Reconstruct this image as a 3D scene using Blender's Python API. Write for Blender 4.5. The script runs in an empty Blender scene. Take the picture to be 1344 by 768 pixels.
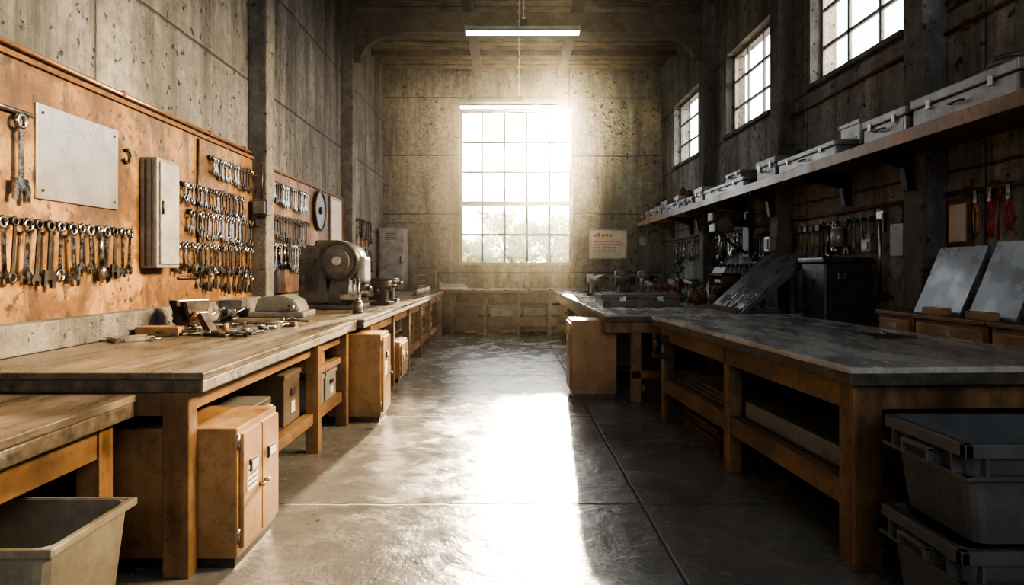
import bpy, bmesh, math, random
from mathutils import Vector, Matrix, Euler
random.seed(7)
R=random.uniform

# ------------------------------------------------------------------ materials
def newmat(name):
    m=bpy.data.materials.new(name); m.use_nodes=True
    nt=m.node_tree; nt.nodes.clear()
    out=nt.nodes.new('ShaderNodeOutputMaterial'); b=nt.nodes.new('ShaderNodeBsdfPrincipled')
    nt.links.new(b.outputs[0],out.inputs[0])
    return m,nt,b,out
def ramp(nt,fac,stops):
    r=nt.nodes.new('ShaderNodeValToRGB'); e=r.color_ramp.elements
    while len(e)>1: e.remove(e[0])
    e[0].position=stops[0][0]; e[0].color=(*stops[0][1],1)
    for p,c in stops[1:]:
        n=e.new(p); n.color=(*c,1)
    nt.links.new(fac,r.inputs[0]); return r.outputs[0]
def noise(nt,vec,scale,detail=6,rough=.6,dist=0):
    n=nt.nodes.new('ShaderNodeTexNoise'); n.inputs['Scale'].default_value=scale
    n.inputs['Detail'].default_value=detail; n.inputs['Roughness'].default_value=rough
    n.inputs['Distortion'].default_value=dist
    nt.links.new(vec,n.inputs['Vector']); return n.outputs[0]
def mapping(nt,sc,coord='Object'):
    t=nt.nodes.new('ShaderNodeTexCoord'); m=nt.nodes.new('ShaderNodeMapping')
    m.inputs['Scale'].default_value=sc; nt.links.new(t.outputs[coord],m.inputs[0]); return m.outputs[0]
def mix(nt,fac,a,b,mode='MIX'):
    m=nt.nodes.new('ShaderNodeMix'); m.data_type='RGBA'; m.blend_type=mode
    for v,i in ((fac,0),(a,6),(b,7)):
        if isinstance(v,(int,float)): m.inputs[i].default_value=v
        elif isinstance(v,tuple): m.inputs[i].default_value=(*v,1)
        else: nt.links.new(v,m.inputs[i])
    return m.outputs[2]
def math_(nt,op,a,b=None,c=None):
    m=nt.nodes.new('ShaderNodeMath'); m.operation=op
    for i,v in enumerate((a,b,c)):
        if v is None: continue
        if isinstance(v,(int,float)): m.inputs[i].default_value=v
        else: nt.links.new(v,m.inputs[i])
    return m.outputs[0]
def bumpn(nt,h,strength,dist=.02,prev=None):
    b=nt.nodes.new('ShaderNodeBump'); b.inputs['Strength'].default_value=strength; b.inputs['Distance'].default_value=dist
    nt.links.new(h,b.inputs['Height'])
    if prev is not None: nt.links.new(prev,b.inputs['Normal'])
    return b.outputs[0]
def rng(nt,v,a,b,c,d):
    m=nt.nodes.new('ShaderNodeMapRange'); nt.links.new(v,m.inputs[0])
    for i,x in enumerate((a,b,c,d)): m.inputs[i+1].default_value=x
    return m.outputs[0]

def mat(name,c1,c2,scale=6,rough=.6,metal=0,bump=.15,stretch=(1,1,1),dirt=.5,dirtc=(.03,.025,.02),dscale=2.5,rvar=.12,lo=.35,hi=.65,scr=0):
    m,nt,b,o=newmat(name)
    v=mapping(nt,stretch); v0=mapping(nt,(1,1,1))
    n=noise(nt,v,scale,8,.62)
    col=ramp(nt,n,[(lo,c1),(hi,c2)])
    d=noise(nt,v0,dscale,8,.65,.2)
    df=rng(nt,d,.42,.78,0,dirt)
    col=mix(nt,df,col,dirtc)
    d2=noise(nt,v0,dscale*7,6,.7,.2)
    col=mix(nt,rng(nt,d2,.52,.74,0,dirt*.7),col,dirtc)
    if scr>0:
        s1=noise(nt,mapping(nt,(30,1.2,1)),3,3,.5,.5); s2=noise(nt,mapping(nt,(1.5,26,1)),3,3,.5,.6)
        s=math_(nt,'MAXIMUM',rng(nt,s1,.66,.72,0,1),rng(nt,s2,.68,.74,0,1))
        col=mix(nt,math_(nt,'MULTIPLY',s,scr),col,tuple(min(1,x*1.7) for x in c2))
    nt.links.new(col,b.inputs['Base Color'])
    b.inputs['Metallic'].default_value=metal
    nt.links.new(rng(nt,n,.3,.7,max(.03,rough-rvar),min(1,rough+rvar)),b.inputs['Roughness'])
    if bump>0: nt.links.new(bumpn(nt,n,bump,.01),b.inputs['Normal'])
    return m

def concrete(name,axis,c1=(.17,.155,.135),c2=(.36,.335,.295),seamw=2.9,seamh=1.25,off=(0,0)):
    m,nt,b,o=newmat(name)
    g=nt.nodes.new('ShaderNodeNewGeometry'); s=nt.nodes.new('ShaderNodeSeparateXYZ'); nt.links.new(g.outputs['Position'],s.inputs[0])
    p=g.outputs['Position']
    mp=nt.nodes.new('ShaderNodeMapping'); nt.links.new(p,mp.inputs[0]); mp.inputs['Scale'].default_value=(1,1,.45)
    mp2=nt.nodes.new('ShaderNodeMapping'); nt.links.new(p,mp2.inputs[0]); mp2.inputs['Scale'].default_value=(1,1,.10)
    n1=noise(nt,mp.outputs[0],1.0,10,.68,.5); n2=noise(nt,p,9,8,.7); n3=noise(nt,p,45,4,.6); n4=noise(nt,mp2.outputs[0],2.6,8,.7,.2)
    col=ramp(nt,n1,[(.32,tuple(x*.55 for x in c1)),(.42,c1),(.52,tuple((a+b_)/2 for a,b_ in zip(c1,c2))),(.66,c2)])
    col=mix(nt,rng(nt,n2,.35,.7,0,.75),col,tuple(x*.5 for x in c1))
    col=mix(nt,rng(nt,n4,.46,.64,0,.88),col,tuple(x*.38 for x in c1))
    # pits
    pit=rng(nt,noise(nt,p,12,4,.55),.62,.69,0,1)
    col=mix(nt,math_(nt,'MULTIPLY',pit,.8),col,(.03,.027,.024))
    u=s.outputs['Y'] if axis=='x' else s.outputs['X']
    w=s.outputs['Z'] if axis!='z' else s.outputs['Y']
    def seam(c,per,of):
        a=math_(nt,'ADD',c,of); wob=math_(nt,'MULTIPLY',math_(nt,'SUBTRACT',n2,.5),.03); a=math_(nt,'ADD',a,wob)
        md=math_(nt,'PINGPONG',a,per/2)
        return rng(nt,md,.004,.016,1,0)
    sm=math_(nt,'MAXIMUM',seam(u,seamw,off[0]),seam(w,seamh,off[1]))
    col=mix(nt,math_(nt,'MULTIPLY',sm,.7),col,(.04,.035,.03))
    nt.links.new(col,b.inputs['Base Color']); b.inputs['Roughness'].default_value=.75
    h=math_(nt,'SUBTRACT',math_(nt,'ADD',n2,math_(nt,'MULTIPLY',n3,.4)),math_(nt,'ADD',math_(nt,'MULTIPLY',sm,.8),pit))
    nt.links.new(bumpn(nt,h,.9,.04),b.inputs['Normal'])
    return m

def floor_mat():
    m,nt,b,o=newmat('polished_concrete')
    g=nt.nodes.new('ShaderNodeNewGeometry'); p=g.outputs['Position']
    s=nt.nodes.new('ShaderNodeSeparateXYZ'); nt.links.new(p,s.inputs[0])
    n1=noise(nt,p,.9,9,.62,.4); n2=noise(nt,p,5,9,.65,.3); n3=noise(nt,p,60,4,.6); n5=noise(nt,p,2.2,6,.6,1.2)
    col=ramp(nt,n1,[(.3,(.12,.118,.112)),(.5,(.17,.167,.158)),(.72,(.23,.225,.212))])
    col=mix(nt,rng(nt,n2,.42,.8,0,.6),col,(.085,.08,.073))
    col=mix(nt,rng(nt,n5,.56,.66,0,.55),col,(.07,.065,.058))
    wob=math_(nt,'MULTIPLY',math_(nt,'SUBTRACT',n2,.5),.035)
    def line(c,pos,w=.008):
        a=math_(nt,'ABSOLUTE',math_(nt,'ADD',math_(nt,'SUBTRACT',c,pos),wob))
        return rng(nt,a,w*.5,w*1.6,1,0)
    L=line(s.outputs['X'],.80)
    for yy in (1.6,4.05,6.45,8.9,11.4):
        L=math_(nt,'MAXIMUM',L,line(s.outputs['Y'],yy,.009))
    spots=rng(nt,noise(nt,p,7,2,.5),.68,.73,0,1)
    col=mix(nt,L,col,(.012,.011,.010)); col=mix(nt,math_(nt,'MULTIPLY',spots,.7),col,(.035,.03,.026))
    nt.links.new(col,b.inputs['Base Color'])
    r=math_(nt,'ADD',rng(nt,n2,.3,.75,.13,.32),math_(nt,'MULTIPLY',L,.5))
    r=math_(nt,'ADD',r,rng(nt,n5,.45,.65,-.03,.14))
    nt.links.new(r,b.inputs['Roughness'])
    h=math_(nt,'SUBTRACT',math_(nt,'ADD',n2,math_(nt,'ADD',math_(nt,'MULTIPLY',n3,.12),math_(nt,'MULTIPLY',n1,2.5))),math_(nt,'MULTIPLY',L,2))
    nt.links.new(bumpn(nt,h,.5,.02),b.inputs['Normal'])
    b.inputs['Specular IOR Level'].default_value=1.0
    return m

def board_mat():
    m,nt,b,o=newmat('stained_plywood')
    g=nt.nodes.new('ShaderNodeNewGeometry'); p=g.outputs['Position']
    mp=nt.nodes.new('ShaderNodeMapping'); nt.links.new(p,mp.inputs[0]); mp.inputs['Scale'].default_value=(1,1,.3)
    n1=noise(nt,p,1.0,8,.7,1.0); n2=noise(nt,p,5,8,.7,.5); n3=noise(nt,mp.outputs[0],3.0,7,.68,.5); n4=noise(nt,p,14,5,.6)
    col=ramp(nt,n1,[(.36,(.065,.036,.018)),(.45,(.15,.08,.034)),(.53,(.25,.142,.06)),(.64,(.34,.21,.10))])
    col=mix(nt,rng(nt,n2,.48,.58,0,.75),col,(.10,.045,.018))
    col=mix(nt,rng(nt,n3,.50,.60,0,.78),col,(.05,.031,.019))
    col=mix(nt,rng(nt,n4,.58,.65,0,.85),col,(.025,.016,.011))
    vo=nt.nodes.new('ShaderNodeTexVoronoi'); vo.inputs['Scale'].default_value=4.5; nt.links.new(p,vo.inputs['Vector'])
    hole=rng(nt,vo.outputs['Distance'],.06,.085,1,0)
    col=mix(nt,hole,col,(.01,.008,.006))
    nt.links.new(col,b.inputs['Base Color']); b.inputs['Roughness'].default_value=.5
    nt.links.new(bumpn(nt,math_(nt,'SUBTRACT',n2,hole),.5,.014),b.inputs['Normal'])
    return m

CW_L=concrete('concrete_left','x',(.17,.171,.17),(.37,.37,.364),off=(1.24+2.9*3,.35))
CW_R=concrete('concrete_right','x',(.25,.235,.212),(.50,.475,.43),off=(.9,.35))
CW_B=concrete('concrete_back','y',(.17,.168,.161),(.31,.305,.292),2.1,1.3,off=(.7,0))
CPIL=concrete('concrete_pillar_mat','x',(.14,.133,.123),(.31,.295,.272),50,50,off=(20,20))
FLOOR=floor_mat(); BOARD=board_mat()
WOOD=mat('orange_timber',(.13,.072,.035),(.29,.172,.088),7,.48,0,.35,(1,1,.15),.95,(.035,.025,.016),2.6)
WOODY=mat('orange_timber_long',(.125,.07,.034),(.28,.167,.086),7,.48,0,.35,(1,.15,1),.95,(.035,.025,.016),2.6)
CABW=mat('cabinet_wood',(.23,.127,.056),(.37,.222,.107),4,.38,0,.12,(1,1,.3),.85,(.07,.042,.024),3)
TOPW=mat('worn_bench_wood',(.085,.068,.054),(.21,.175,.137),5,.32,0,.35,(2,.18,2),.95,(.035,.03,.024),2.0,scr=.3)
TOPR=mat('slate_bench_top',(.28,.278,.27),(.47,.465,.45),4,.25,0,.15,(1.5,.4,1),.45,(.15,.14,.125),2.0,scr=.2)
EDGE=mat('grimy_edge',(.045,.037,.03),(.15,.115,.08),14,.6,0,.8,(1,1,1),.6,(.02,.015,.01),5)
DWOOD=mat('dark_timber',(.05,.037,.027),(.13,.095,.067),6,.65,0,.3,(1,.2,1),.5)
CEILM=mat('ceiling_boards',(.09,.068,.05),(.23,.175,.125),7,.8,0,.6,(.2,2.5,1),.85)
BEAM=mat('painted_beam',(.06,.052,.044),(.13,.113,.095),5,.7,0,.25,(1,1,1),.6)
STEEL=mat('worn_steel',(.30,.29,.27),(.52,.50,.46),12,.34,1,.12,(1,1,1),.6,(.09,.065,.045),6)
CHROME=mat('tool_chrome',(.24,.235,.225),(.54,.525,.50),20,.26,1,.1,(1,1,1),.75,(.045,.035,.03),9)
DARKM=mat('dark_iron',(.03,.029,.028),(.09,.083,.078),14,.45,.7,.3,(1,1,1),.4,(.10,.05,.025),5)
PLATE=mat('brushed_plate',(.52,.50,.47),(.62,.60,.57),3,.30,.85,.02,(1,1,1),.45,(.30,.25,.19),2,.05)
GREYP=mat('grey_paint_metal',(.16,.16,.153),(.28,.275,.26),8,.45,.25,.15,(1,1,1),.6,(.07,.055,.042),4)
PALEM=mat('pale_case_metal',(.27,.267,.255),(.42,.413,.395),7,.42,.4,.1,(1,1,1),.75,(.10,.085,.07),4)
MACH=mat('machine_paint',(.06,.058,.052),(.15,.143,.128),9,.38,.35,.35,(1,1,1),.6,(.05,.04,.03),4)
PLAST=mat('grey_plastic',(.082,.086,.09),(.12,.124,.128),9,.38,0,.06,(1,1,1),.5,(.07,.062,.054),3.5)
CREAM=mat('cream_plastic',(.18,.158,.12),(.27,.24,.184),6,.45,0,.06,(1,1,1),.7,(.085,.07,.052),3)
RUST=mat('rusty_metal',(.10,.05,.025),(.25,.13,.065),16,.7,.4,.5,(1,1,1),.4)
BLACK=mat('black_enamel',(.03,.03,.031),(.065,.065,.066),8,.32,.2,.1,(1,1,1),.4,(.10,.09,.075),4)
SLATE=mat('dark_sheet',(.085,.088,.09),(.165,.17,.175),5,.30,.3,.12,(1,1,1),.5,(.2,.18,.15),3)
PAPER=mat('aged_paper',(.44,.415,.37),(.58,.545,.49),5,.8,0,.0,(1,1,1),.35,(.33,.27,.2),4)
REDP=mat('red_rubber',(.26,.025,.018),(.42,.045,.03),9,.45,0,.1)
ORP=mat('orange_handle',(.42,.14,.04),(.52,.21,.07),9,.45,0,.1)
LEATH=mat('terracotta_pot_mat',(.18,.065,.04),(.32,.12,.065),9,.6,0,.2)
INK=mat('printed_ink',(.04,.04,.05),(.07,.07,.08),9,.7,0,0)
REDI=mat('red_ink',(.45,.08,.05),(.55,.12,.08),9,.7,0,0)
WINF=mat('window_frame_paint',(.15,.15,.145),(.25,.25,.24),9,.5,.1,.15,(1,1,1),.4)
BARK=mat('bark',(.10,.07,.05),(.22,.16,.11),12,.9,0,.5,(1,1,.3))
GROUND=mat('gravel_ground',(.26,.24,.20),(.40,.37,.31),3,.95,0,.3)

m,nt,b,o=newmat('tube_glow'); b.inputs['Emission Color'].default_value=(.86,.93,1,1); b.inputs['Emission Strength'].default_value=40; TUBE=m
m,nt,b,o=newmat('window_glass'); tr=nt.nodes.new('ShaderNodeBsdfTransparent'); gl=nt.nodes.new('ShaderNodeBsdfGlossy'); gl.inputs['Roughness'].default_value=.05
mx=nt.nodes.new('ShaderNodeMixShader'); mx.inputs[0].default_value=.05; nt.links.new(tr.outputs[0],mx.inputs[1]); nt.links.new(gl.outputs[0],mx.inputs[2]); nt.links.new(mx.outputs[0],o.inputs[0]); GLASS=m
m,nt,b,o=newmat('leaf'); df=nt.nodes.new('ShaderNodeBsdfDiffuse'); tl=nt.nodes.new('ShaderNodeBsdfTranslucent')
df.inputs[0].default_value=(.34,.38,.22,1); tl.inputs[0].default_value=(.44,.46,.30,1); mx=nt.nodes.new('ShaderNodeMixShader'); mx.inputs[0].default_value=.55
nt.links.new(df.outputs[0],mx.inputs[1]); nt.links.new(tl.outputs[0],mx.inputs[2]); nt.links.new(mx.outputs[0],o.inputs[0]); LEAF=m

# ------------------------------------------------------------------ mesh builder
class M:
    def __init__(s,name): s.name=name; s.bm=bmesh.new(); s.mats=[]
    def _add(s,t,mat,smooth=False):
        if mat not in s.mats: s.mats.append(mat)
        i=s.mats.index(mat)
        for f in t.faces:
            f.material_index=i
            if smooth and len(f.verts)<=4: f.smooth=True
        me=bpy.data.meshes.new('t'); t.to_mesh(me); t.free(); s.bm.from_mesh(me); bpy.data.meshes.remove(me)
    def box(s,x0,x1,y0,y1,z0,z1,mat,bev=0,rot=None,taper=None):
        t=bmesh.new(); bmesh.ops.create_cube(t,size=1)
        sx,sy,sz=x1-x0,y1-y0,z1-z0
        for v in t.verts:
            k=1
            if taper and v.co.z<0: k=taper
            v.co=Vector((v.co.x*sx*k,v.co.y*sy*k,v.co.z*sz))
        if bev>0: bmesh.ops.bevel(t,geom=t.edges[:],offset=min(bev,.45*min(abs(sx),abs(sy),abs(sz))),segments=2,affect='EDGES',profile=.6)
        c=Vector(((x0+x1)/2,(y0+y1)/2,(z0+z1)/2))
        mt=Matrix.Translation(c)
        if rot: mt=mt@Euler(rot).to_matrix().to_4x4()
        t.transform(mt); s._add(t,mat); return s
    def cyl(s,p0,p1,r,mat,r1=None,seg=16,cap=True):
        p0=Vector(p0);p1=Vector(p1); d=p1-p0; L=d.length
        if r1 is None:r1=r
        t=bmesh.new(); bmesh.ops.create_cone(t,cap_ends=cap,segments=seg,radius1=r,radius2=r1,depth=L)
        mt=Matrix.Translation((p0+p1)/2)@d.to_track_quat('Z','Y').to_matrix().to_4x4()
        t.transform(mt); s._add(t,mat,seg>6); return s
    def sph(s,c,r,mat,sc=(1,1,1),rot=(0,0,0),seg=16):
        t=bmesh.new(); bmesh.ops.create_uvsphere(t,u_segments=seg,v_segments=max(6,seg//2),radius=r)
        t.transform(Matrix.Translation(c)@Euler(rot).to_matrix().to_4x4()@Matrix.Diagonal((*sc,1))); s._add(t,mat,True); return s
    def tube(s,pts,r,mat,seg=8):
        for a,b_ in zip(pts[:-1],pts[1:]):
            s.cyl(a,b_,r,mat,seg=seg)
            s.sph(b_,r,mat,seg=8)
        return s
    def torus(s,c,Rr,r,axis,mat,seg=24,ms=8,a0=0,a1=2*math.pi):
        t=bmesh.new(); full=abs(a1-a0-2*math.pi)<1e-4; n=seg if full else seg+1; rings=[]
        for i in range(n):
            a=a0+(a1-a0)*i/seg; ring=[]
            for j in range(ms):
                b_=2*math.pi*j/ms; rr=Rr+r*math.cos(b_); h=r*math.sin(b_)
                p=(rr*math.cos(a),rr*math.sin(a),h)
                if axis=='x': p=(p[2],p[0],p[1])
                elif axis=='y': p=(p[0],p[2],p[1])
                ring.append(t.verts.new(Vector(p)+Vector(c)))
            rings.append(ring)
        for i in range(n if full else n-1):
            A=rings[i];B_=rings[(i+1)%n]
            for j in range(ms): t.faces.new((A[j],A[(j+1)%ms],B_[(j+1)%ms],B_[j]))
        bmesh.ops.recalc_face_normals(t,faces=t.faces[:]); s._add(t,mat,True); return s
    def prism(s,pts,axis,a0,a1,mat,mt=None,bev=0):
        t=bmesh.new()
        def P(a,b_,h):
            return (h,a,b_) if axis=='x' else ((a,h,b_) if axis=='y' else (a,b_,h))
        lo=[t.verts.new(P(a,b_,a0)) for a,b_ in pts]; hi=[t.verts.new(P(a,b_,a1)) for a,b_ in pts]
        t.faces.new(lo); t.faces.new(hi[::-1]); n=len(pts)
        for i in range(n): t.faces.new((lo[i],hi[i],hi[(i+1)%n],lo[(i+1)%n]))
        bmesh.ops.recalc_face_normals(t,faces=t.faces[:])
        if bev>0: bmesh.ops.bevel(t,geom=t.edges[:],offset=bev,segments=2,affect='EDGES')
        if mt is not None: t.transform(mt)
        s._add(t,mat); return s
    def tray(s,x0,x1,y0,y1,z0,z1,w,mat,taper=.9,floor_t=.02):
        t=bmesh.new(); cx,cy=(x0+x1)/2,(y0+y1)/2; hx,hy=(x1-x0)/2,(y1-y0)/2
        def ring(k,ins,z):
            out=[]; r=.05
            X,Y=hx*k-ins,hy*k-ins
            for (sx,sy,ab) in ((1,1,0),(-1,1,90),(-1,-1,180),(1,-1,270)):
                for q in range(4):
                    a=math.radians(ab+q*30); out.append(t.verts.new((cx+sx*(X-r)+r*math.cos(a),cy+sy*(Y-r)+r*math.sin(a),z)))
            return out
        rs=[ring(taper,0,z0),ring(1,0,z1),ring(1,w,z1),ring(taper,w,z0+floor_t)]
        n=16
        for A,B_ in zip(rs[:-1],rs[1:]):
            for i in range(n): t.faces.new((A[i],A[(i+1)%n],B_[(i+1)%n],B_[i]))
        t.faces.new(rs[0]); t.faces.new(rs[-1][::-1]); bmesh.ops.recalc_face_normals(t,faces=t.faces[:])
        s._add(t,mat); return s
    def place(s,x,y,z,rz=0,sc=1):
        s.bm.transform(Matrix.Translation((x,y,z))@Matrix.Rotation(rz,4,'Z')@Matrix.Scale(sc,4)); return s
    def done(s,pivot=None,rotz=0):
        me=bpy.data.meshes.new(s.name); 
        if rotz:
            p=Vector((*pivot,0)); s.bm.transform(Matrix.Translation(p)@Matrix.Rotation(rotz,4,'Z')@Matrix.Translation(-p))
        vs=[v.co for v in s.bm.verts]
        o=Vector(((min(v.x for v in vs)+max(v.x for v in vs))/2,(min(v.y for v in vs)+max(v.y for v in vs))/2,min(v.z for v in vs)))
        s.bm.transform(Matrix.Translation(-o)); s.bm.to_mesh(me); s.bm.free()
        for m_ in s.mats: me.materials.append(m_)
        ob=bpy.data.objects.new(s.name,me); ob.location=o; bpy.context.scene.collection.objects.link(ob); return ob

XL,XR,YB,YF,ZC=-2.75,3.44,15.2,-2.5,5.84
# ------------------------------------------------------------------ room shell
M('floor').box(XL-.3,XR+.3,YF-.3,YB+.35,-.2,0,FLOOR).done()
w=M('wall_left'); w.box(XL-.3,XL,YF-.3,YB+.35,0,ZC,CW_L); w.done()
WZ=[(.55,2.4),(3.3,5.15),(5.92,7.74),(8.9,10.7),(12.1,14.0)]; WS,WT=3.46,4.72
w=M('wall_right'); w.box(XR,XR+.3,YF-.3,YB+.35,0,WS,CW_R); w.box(XR,XR+.3,YF-.3,YB+.35,WT,ZC,CW_R)
ys=[YF-.3]+[q for a in WZ for q in a]+[YB+.35]
for i in range(0,len(ys),2): w.box(XR,XR+.3,ys[i],ys[i+1],WS,WT,CW_R)
w.done()
BX0,BX1,BZ0,BZ1=-1.05,1.46,1.47,4.94
w=M('wall_back'); w.box(XL,BX0,YB,YB+.35,0,ZC,CW_B); w.box(BX1,XR,YB,YB+.35,0,ZC,CW_B); w.box(BX0,BX1,YB,YB+.35,0,BZ0,CW_B); w.box(BX0,BX1,YB,YB+.35,BZ1,ZC,CW_B); w.done()
FX0,FX1,FZ0,FZ1=-1.9,2.9,2.0,4.8  # opening added behind the camera to let in cool fill light
w=M('wall_front'); w.box(XL,FX0,YF-.3,YF,0,ZC,CW_B); w.box(FX1,XR,YF-.3,YF,0,ZC,CW_B); w.box(FX0,FX1,YF-.3,YF,0,FZ0,CW_B); w.box(FX0,FX1,YF-.3,YF,FZ1,ZC,CW_B); w.done()
w=M('ceiling'); w.box(XL-.3,XR+.3,YF-.3,YB+.35,ZC+.03,ZC+.25,CEILM)
y=YF
while y<YB-.1:
    w.box(XL,XR,y,min(y+.26,YB),ZC,ZC+.035,CEILM,.012); y+=.3
w.done()
for X in (-.63,1.19):
    M('ceiling_joist').box(X-.09,X+.09,YF,YB,ZC-.2,ZC,BEAM,.01).done()
for Y in (12.6,13.9): M('ceiling_purlin').box(XL,XR,Y-.05,Y+.05,ZC-.12,ZC,BEAM).done()
# windows
wi=1
for a,b_ in WZ:
    w=M('window_%d'%wi); wi+=1; x0,x1=XR+.12,XR+.17
    w.box(x0,x1,a,a+.05,WS,WT,WINF,.005); w.box(x0,x1,b_-.05,b_,WS,WT,WINF,.005)
    w.box(x0,x1,a,b_,WS,WS+.05,WINF,.005); w.box(x0,x1,a,b_,WT-.05,WT,WINF,.005)
    for k in (1,2):
        yy=a+(b_-a)*k/3; w.box(x0+.01,x1-.01,yy-.02,yy+.02,WS,WT,WINF)
    for k in (1,2):
        zz=WS+(WT-WS)*k/3; w.box(x0+.01,x1-.01,a,b_,zz-.017,zz+.017,WINF)
    w.box(x0+.022,x0+.026,a+.02,b_-.02,WS+.02,WT-.02,GLASS)
    w.box(XR-.05,XR+.12,a-.04,b_+.04,WS-.05,WS,CPIL,.008)
    w.done()
w=M('window_%d'%wi); wi+=1; y0,y1=YB+.10,YB+.16
w.box(BX0,BX0+.06,y0,y1,BZ0,BZ1,WINF,.005); w.box(BX1-.06,BX1,y0,y1,BZ0,BZ1,WINF,.005)
w.box(BX0,BX1,y0,y1,BZ0,BZ0+.06,WINF,.005); w.box(BX0,BX1,y0,y1,BZ1-.06,BZ1,WINF,.005)
w.box(BX0,BX1,y0-.02,y1,2.80,2.90,WINF,.005)
for k in range(1,5):
    xx=BX0+(BX1-BX0)*k/5; w.box(xx-.024,xx+.024,y0+.01,y1-.01,BZ0,BZ1,WINF)
for zz in (2.15,3.55,4.22): w.box(BX0,BX1,y0+.01,y1-.01,zz-.024,zz+.024,WINF)
w.box(BX0+.02,BX1-.02,y0+.028,y0+.032,BZ0+.02,BZ1-.02,GLASS)
w.box(BX0-.05,BX1+.05,YB-.06,YB+.10,BZ0-.06,BZ0,CPIL,.01)
w.done()
w=M('window_%d'%wi); y0,y1=YF-.18,YF-.12  # invented window behind the camera, there for sky fill
for k in range(8):
    xx=FX0+(FX1-FX0-.05)*k/7; w.box(xx,xx+.05,y0,y1,FZ0,FZ1,WINF)
for k in range(5):
    zz=FZ0+(FZ1-FZ0-.05)*k/4; w.box(FX0,FX1,y0+.005,y1-.005,zz,zz+.05,WINF)
w.done()
# pillars
def pillar(x0,x1,y0,y1):
    w=M('concrete_pillar'); w.box(x0,x1,y0,y1,0,ZC,CPIL,.015)
    w.done()
pillar(XL,-2.55,7.25,7.5); pillar(XL,-2.55,11.3,11.55)
pillar(3.24,XR,5.32,5.58); pillar(3.24,XR,8.16,8.41); pillar(3.24,XR,11.25,11.5)
pillar(3.24,XR,2.5,2.76)
# beam with curved haunches
w=M('ceiling_beam'); w.box(-2.55,3.24,11.3,11.52,5.33,ZC-.2,BEAM,.012)
def haunch(xc,sgn):
    pts=[(xc,5.33),(xc,4.85)]
    for k in range(9):
        a=math.pi/2*k/8; pts.append((xc+sgn*(.12+.62*(1-math.cos(a))),4.85+.42*math.sin(a)))
    pts.append((xc+sgn*.9,5.33)); w.prism(pts,'y',11.33,11.49,BEAM)
haunch(-2.55,1); haunch(3.24,-1)
w.box(-2.55,3.24,11.27,11.55,5.30,5.34,BEAM); w.done()
# left ledge and boards
M('trim_1').box(XL,-2.60,.3,7.25,.93,1.10,CPIL,.012).done()
w=M('tool_board'); w.box(XL,-2.70,.8,7.25,1.10,2.55,BOARD); w.box(XL,-2.68,.8,7.25,2.55,2.585,RUST,.006); w.done()
w=M('tool_board'); w.box(XL,-2.70,7.5,11.3,1.10,2.52,BOARD); w.box(XL,-2.68,7.5,11.3,2.52,2.55,RUST,.006); w.done()
w=M('electrical_conduit'); w.tube([(-2.70,.9,2.62),(-2.70,7.2,2.62)],.018,RUST)
for yy in (2,3.4,4.8,6.2,7.0): w.box(XL,-2.68,yy-.02,yy+.02,2.60,2.645,RUST)
w.done()
w=M('electrical_conduit'); w.tube([(-2.69,5.95,2.53),(-2.69,5.95,1.32),(-2.69,5.6,1.32)],.014,DARKM); w.done()
for a,b_ in ((5.6,8.14),(8.43,11.23),(11.52,15.1),(2.78,5.3)):
    w=M('electrical_conduit'); w.tube([(3.41,a,1.97),(3.41,b_,1.97)],.016,RUST)
    w.box(3.40,XR,a+.2,a+.24,1.93,2.01,RUST); w.box(3.40,XR,b_-.24,b_-.2,1.93,2.01,RUST); w.done()
for a,b_ in ((5.6,8.14),(2.78,5.3)):
    w=M('electrical_conduit'); w.tube([(3.41,a,3.22),(3.41,b_,3.22)],.016,RUST)
    w.box(3.40,XR,a+.2,a+.24,3.18,3.26,RUST); w.box(3.40,XR,b_-.24,b_-.2,3.18,3.26,RUST); w.done()

# ------------------------------------------------------------------ benches
def top(w,x0,x1,y0,y1,z,th,mt):
    w.box(x0,x1,y0,y1,z-th*.35,z,mt,.006); w.box(x0+.004,x1-.004,y0+.004,y1-.004,z-th,z-th*.35,EDGE,.008)
# A : foreground-left low bench
w=M('workbench'); top(w,-2.58,-1.645,1.0,3.03,.84,.10,TOPW)
for yy in (1.1,2.85):
    for xx in (-2.5,-1.8): w.box(xx,xx+.1,yy,yy+.1,0,.74,WOOD,.006)
w.box(-1.79,-1.71,1.2,2.85,.60,.74,WOODY,.004); w.box(-2.5,-1.7,2.87,2.93,.60,.74,WOOD); w.done()
# B : main left
zb=.93
w=M('workbench'); top(w,-2.60,-1.36,3.06,6.2,zb,.09,TOPW)
for yy,xw in ((3.07,.12),(5.15,.10),(6.05,.10)):
    w.box(-1.55 if yy<4 else -1.52,-1.43 if yy<4 else -1.42,yy,yy+.09,0,zb-.09,WOOD,.007)
    w.box(-2.58,-2.48,yy,yy+.09,0,zb-.09,WOOD,.007)
w.box(-1.53,-1.48,3.16,6.1,zb-.20,zb-.09,WOODY,.004)
w.box(-2.5,-1.5,3.09,3.13,zb-.20,zb-.09,WOOD,.004)
w.box(-1.53,-1.46,3.8,6.08,.22,.30,WOODY,.004); w.box(-2.5,-1.5,3.8,6.08,.26,.29,DWOOD)
w.box(-1.53,-1.47,5.24,6.06,.56,.61,WOODY,.004); w.box(-2.5,-1.5,5.2,6.06,.57,.60,DWOOD)
w.box(-2.5,-2.46,3.8,6.05,.3,.84,DWOOD); w.done()
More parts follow.
